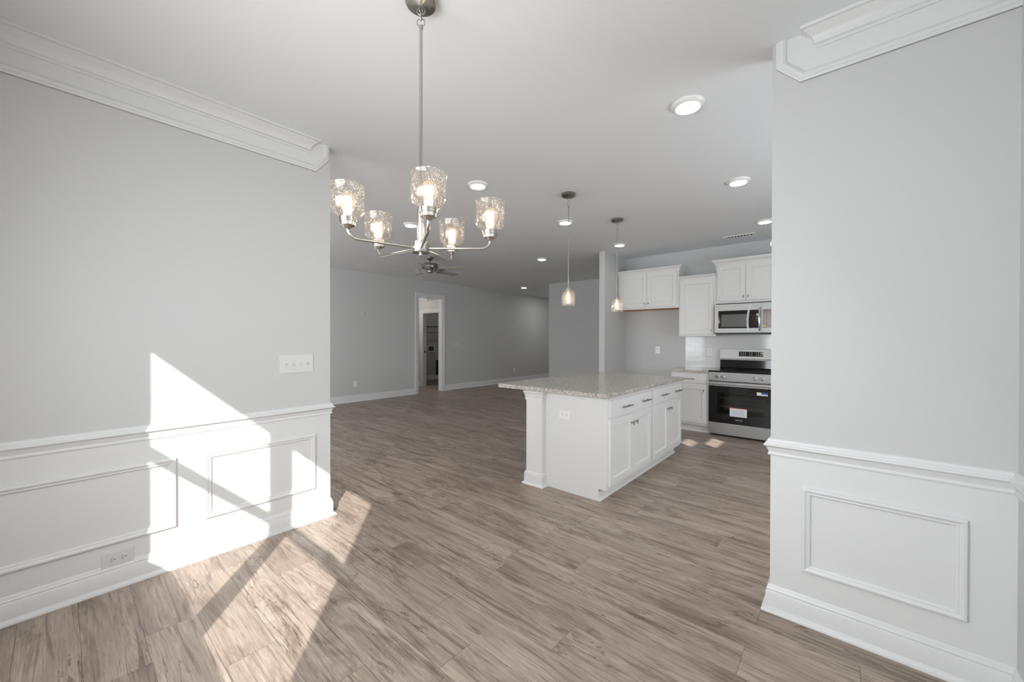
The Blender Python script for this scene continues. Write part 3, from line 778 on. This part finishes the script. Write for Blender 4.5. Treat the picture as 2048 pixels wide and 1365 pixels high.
# ------------------------------------------------------------------ ceiling lights
t0 = None
def downlight(loc, label):
    global t0
    if t0 is None:
        t0 = thing('recessed_light', label, 'ceiling light', loc, 0, 'round white disk lights in the ceiling')
        MB().lathe([(.066, -.019), (.070, -.023), (.076, -.022), (.094, -.006), (.096, 0), (.060, 0), (.060, -.010)], (0, 0, 0), 40, closed=True).build('trim_ring', 'plate', t0, smooth=True)
        MB().lathe([(0, -.021), (.055, -.021), (.067, -.0195), (.067, -.015), (0, -.015)], (0, 0, 0), 40).build('lens', 'lens', t0, smooth=True)
        return t0
    return dup(t0, loc, label)
for loc, lab in (((2.49, .735), 'largest disk light in view, on the ceiling beside the right wall end'),
                 ((2.526, 2.585), 'disk light on the ceiling just right of the chandelier stem'),
                 ((3.98, .74), 'second disk light back along the right wall, left of the edge'),
                 ((4.01, 2.59), 'disk light behind the rod of the nearer pendant'),
                 ((5.515, .745), 'disk light cut by the right wall, near the ceiling vent'),
                 ((2.863, 4.112), 'disk light left of the chandelier column, between the rear shades'),
                 ((5.49, 2.585), 'disk light behind the rod of the farther pendant'),
                 ((5.587, 4.094), 'disk light over the living room, left of the nearer pendant'),
                 ((8.332, 6.714), 'smallest, farthest disk light near the passage')):
    downlight((loc[0], loc[1], CH), lab)

# ------------------------------------------------------------------ chandelier
CX, CY = .993, 1.357
ch = thing('chandelier', 'brushed nickel chandelier with five seeded glass shades', 'chandelier', (CX, CY, CH))
Z = lambda z: z - CH
MB().lathe([(.0, Z(2.699)), (.008, Z(2.700)), (.009, Z(2.709)), (.012, Z(2.711)), (.056, Z(2.713)), (.062, Z(2.716)), (.065, Z(2.722)), (.065, Z(CH)), (0, Z(CH))], (0, 0, 0), 40).build('canopy', 'nickel', ch, smooth=True)
MB().torus((0, 0, Z(2.693)), .0085, .0018, 'y').build('loop', 'nickel', ch, smooth=True)
rd = Vector((math.sin(YAW), -math.cos(YAW), 0))
def ring(parent, z, R, rr, across, sq=1.0, name='chain_link'):
    d = rd if across else Vector((-rd.y, rd.x, 0))
    pts = [tuple(d * (R * math.cos(2 * PI * i / 20)) + Vector((0, 0, z + R * sq * math.sin(2 * PI * i / 20)))) for i in range(20)]
    return MB().tube(pts, rr, 8, True).build(name, 'nickel', parent, smooth=True)
ring(ch, Z(2.690), .0165, .0022, True)
ring(ch, Z(2.667), .010, .0022, False, 1.6)
ring(ch, Z(2.642), .0165, .0022, True)
MB().lathe([(0, Z(2.634)), (.006, Z(2.632)), (.009, Z(2.626)), (.009, Z(2.618)), (.0065, Z(2.616)), (.0065, Z(1.86)), (.010, Z(1.856)), (0, Z(1.856))], (0, 0, 0), 16).build('stem', 'nickel', ch, smooth=True)
MB().lathe([(0, Z(1.862)), (.0145, Z(1.860)), (.0145, Z(1.715)), (0, Z(1.715))], (0, 0, 0), 24).build('column', 'nickel', ch, smooth=True)
hub = MB().lathe([(0, Z(1.724)), (.034, Z(1.724)), (.037, Z(1.721)), (.037, Z(1.681)), (.035, Z(1.678)), (0, Z(1.678))], (0, 0, 0), 36).build('hub', 'nickel', ch, smooth=True)
MB().lathe([(0, Z(1.679)), (.008, Z(1.679)), (.008, Z(1.668)), (.005, Z(1.664)), (0, Z(1.664))], (0, 0, 0), 16).build('finial', 'nickel', hub, smooth=True)
RA = .291; base_ang = YAW - PI / 2 + math.radians(.4)
for k in range(5):
    a = base_ang + k * 2 * PI / 5
    d = Vector((math.cos(a), math.sin(a), 0)); c = d * RA
    pts = [d * .03 + Vector((0, 0, Z(1.697)))]
    B = .036
    for i in range(9):
        q = PI / 2 * i / 8
        pts.append(d * (RA - B + B * math.sin(q)) + Vector((0, 0, Z(1.697) + B * (1 - math.cos(q)))))
    arm = MB().tube(pts, .0058, 12).build('arm', 'nickel', ch, smooth=True)
    MB().lathe([(0, Z(1.728)), (.008, Z(1.728)), (.010, Z(1.733)), (.018, Z(1.738)), (.027, Z(1.743)), (.028, Z(1.756)), (.031, Z(1.757)), (.031, Z(1.772)), (.020, Z(1.774)), (.0, Z(1.774))], c, 28).build('socket_cup', 'nickel', arm, smooth=True)
    MB().lathe([(.0325, Z(1.764)), (.033, Z(1.772)), (.043, Z(1.780)), (.056, Z(1.791)), (.0605, Z(1.801)), (.0612, Z(1.84)), (.0612, Z(1.880)), (.0640, Z(1.892)), (.0618, Z(1.892)), (.0590, Z(1.879)), (.0588, Z(1.84)), (.0580, Z(1.803)), (.054, Z(1.794)), (.041, Z(1.783)), (.031, Z(1.774))], c, 40, closed=True).build('shade', 'seeded', arm, smooth=True, label='clear seeded glass shade')
    MB().lathe([(.0, Z(1.774)), (.013, Z(1.774)), (.0135, Z(1.790)), (.018, Z(1.800)), (.027, Z(1.815)), (.030, Z(1.831)), (.027, Z(1.849)), (.017, Z(1.861)), (0, Z(1.864))], c, 28).build('bulb', 'bulb', arm, smooth=True, label='clear glowing bulb')
    mb = MB()
    for i in range(4):
        q = PI / 2 * i + .4
        o1 = c + Vector((math.cos(q), math.sin(q), 0)) * .006; o2 = c + Vector((math.cos(q), math.sin(q), 0)) * .010
        mb.tube([tuple(o1 + Vector((0, 0, Z(1.802)))), tuple(o2 + Vector((0, 0, Z(1.824)))), tuple(o1 + Vector((0, 0, Z(1.846))))], .0019, 6)
    mb.build('filament', 'filament', arm)
    l = light('chandelier_lamp', 'POINT', (CX + c.x, CY + c.y, 1.845), None, 0.8, (1, .88, .74), shadow_soft_size=.02)

# ------------------------------------------------------------------ pendants
def pendant(loc, label):
    t = thing('pendant_light', label, 'pendant light', (loc[0], loc[1], CH), 0, 'pendants over the island')
    MB().lathe([(0, -.034), (.010, -.034), (.014, -.030), (.060, -.028), (.067, -.022), (.067, 0), (0, 0)], (0, 0, 0), 36).build('canopy', 'dark_nickel', t, smooth=True)
    ring(t, -.052, .015, .002, True); ring(t, -.074, .009, .002, False, 1.5); ring(t, -.098, .015, .002, True)
    MB().lathe([(0, -.110), (.006, -.112), (.0075, -.135), (.0045, -.138), (.0045, -.905), (0, -.905)], (0, 0, 0), 14).build('rod', 'nickel', t, smooth=True)
    cp = MB().lathe([(0, -.895), (.007, -.897), (.010, -.915), (.027, -.922), (.030, -.940), (.030, -.945), (0, -.945)], (0, 0, 0), 28).build('cap', 'nickel', t, smooth=True)
    MB().lathe([(.030, -.942), (.040, -.948), (.056, -.965), (.0625, -.985), (.0635, -1.05), (.0640, -1.088), (.0670, -1.100), (.0650, -1.100), (.0615, -1.088), (.0612, -1.05), (.060, -.987), (.053, -.968), (.038, -.951), (.028, -.945)], (0, 0, 0), 40, closed=True).build('shade', 'seeded', t, smooth=True, label='clear seeded glass shade')
    MB().lathe([(.0, -.945), (.013, -.945), (.0135, -.965), (.018, -.980), (.028, -1.003), (.030, -1.02), (.026, -1.038), (.015, -1.05), (0, -1.053)], (0, 0, 0), 24).build('bulb', 'bulb', t, smooth=True, label='clear glowing bulb')
    mb = MB()
    for i in range(4):
        q = PI / 2 * i + .4
        mb.tube([(.006 * math.cos(q), .006 * math.sin(q), -.975), (.010 * math.cos(q), .010 * math.sin(q), -1.0), (.006 * math.cos(q), .006 * math.sin(q), -1.03)], .003, 6)
    mb.build('filament', 'filament', t)
    light('pendant_lamp', 'POINT', (loc[0], loc[1], CH - 1.045), None, 1.5, (1, .82, .62), shadow_soft_size=.02)
pendant((3.262, 2.07), 'nearer pendant light over the island, left of the pair')
pendant((4.325, 2.068), 'farther pendant light over the island, right of the pair')

# ------------------------------------------------------------------ ceiling fan
fan = thing('ceiling_fan', 'dark nickel five blade ceiling fan in the living room', 'ceiling fan', (4.231, 5.515, CH))
MB().lathe([(0, -.06), (.02, -.06), (.035, -.05), (.055, -.02), (.062, 0), (0, 0)], (0, 0, 0), 32).build('canopy', 'dark_nickel', fan, smooth=True)
MB().lathe([(0, -.05), (.011, -.05), (.011, -.13), (0, -.13)], (0, 0, 0), 16).build('downrod', 'dark_nickel', fan, smooth=True)
MB().lathe([(0, -.092), (.02, -.094), (.024, -.104), (.10, -.110), (.135, -.118), (.142, -.130), (.142, -.185), (.135, -.198), (.11, -.206), (0, -.208)], (0, 0, 0), 40).build('motor_housing', 'dark_nickel', fan, smooth=True)
MB().lathe([(0, -.206), (.045, -.206), (.050, -.214), (.050, -.262), (.040, -.275), (.015, -.279), (0, -.279)], (0, 0, 0), 32).build('switch_housing', 'dark_nickel', fan, smooth=True)
for k in range(5):
    a = YAW - PI / 2 + math.radians(-18 + 72 * k)
    ca, sa = math.cos(a), math.sin(a)
    def tr(p, tilt=math.radians(-12)):
        x, y, z = p
        y2, z2 = y * math.cos(tilt) - z * math.sin(tilt), y * math.sin(tilt) + z * math.cos(tilt)
        return (x * ca - y2 * sa, x * sa + y2 * ca, z2 - .226)
    out = [(.20, -.052), (.24, -.060), (.62, -.070), (.645, -.062), (.655, -.03), (.655, .03), (.645, .062), (.62, .070), (.24, .060), (.20, .052)]
    n = len(out)
    vs = [tr((x, y, -.003)) for x, y in out] + [tr((x, y, .003)) for x, y in out]
    b = MB().add(vs, [tuple(range(n)), tuple(range(2 * n - 1, n - 1, -1))] + [(i, (i + 1) % n, n + (i + 1) % n, n + i) for i in range(n)]).build('blade', 'blade', fan)
    ir = [(.09, -.016), (.16, -.012), (.20, -.04), (.27, -.03), (.28, 0), (.27, .03), (.20, .04), (.16, .012), (.09, .016)]
    n = len(ir)
    vs = [tr((x, y, -.010)) for x, y in ir] + [tr((x, y, -.003)) for x, y in ir]
    MB().add(vs, [tuple(range(n)), tuple(range(2 * n - 1, n - 1, -1))] + [(i, (i + 1) % n, n + (i + 1) % n, n + i) for i in range(n)]).build('blade_iron', 'dark_nickel', b)
for o in bpy.data.objects:
    if o.get('kind') == 'structure' and not o.parent:
        o['category'] = o.name.split('_')[0]
        if not o.get('label'): o['label'] = o.name.replace('_', ' ') + ' of the house, outside the photographed view'
bpy.context.view_layer.update()
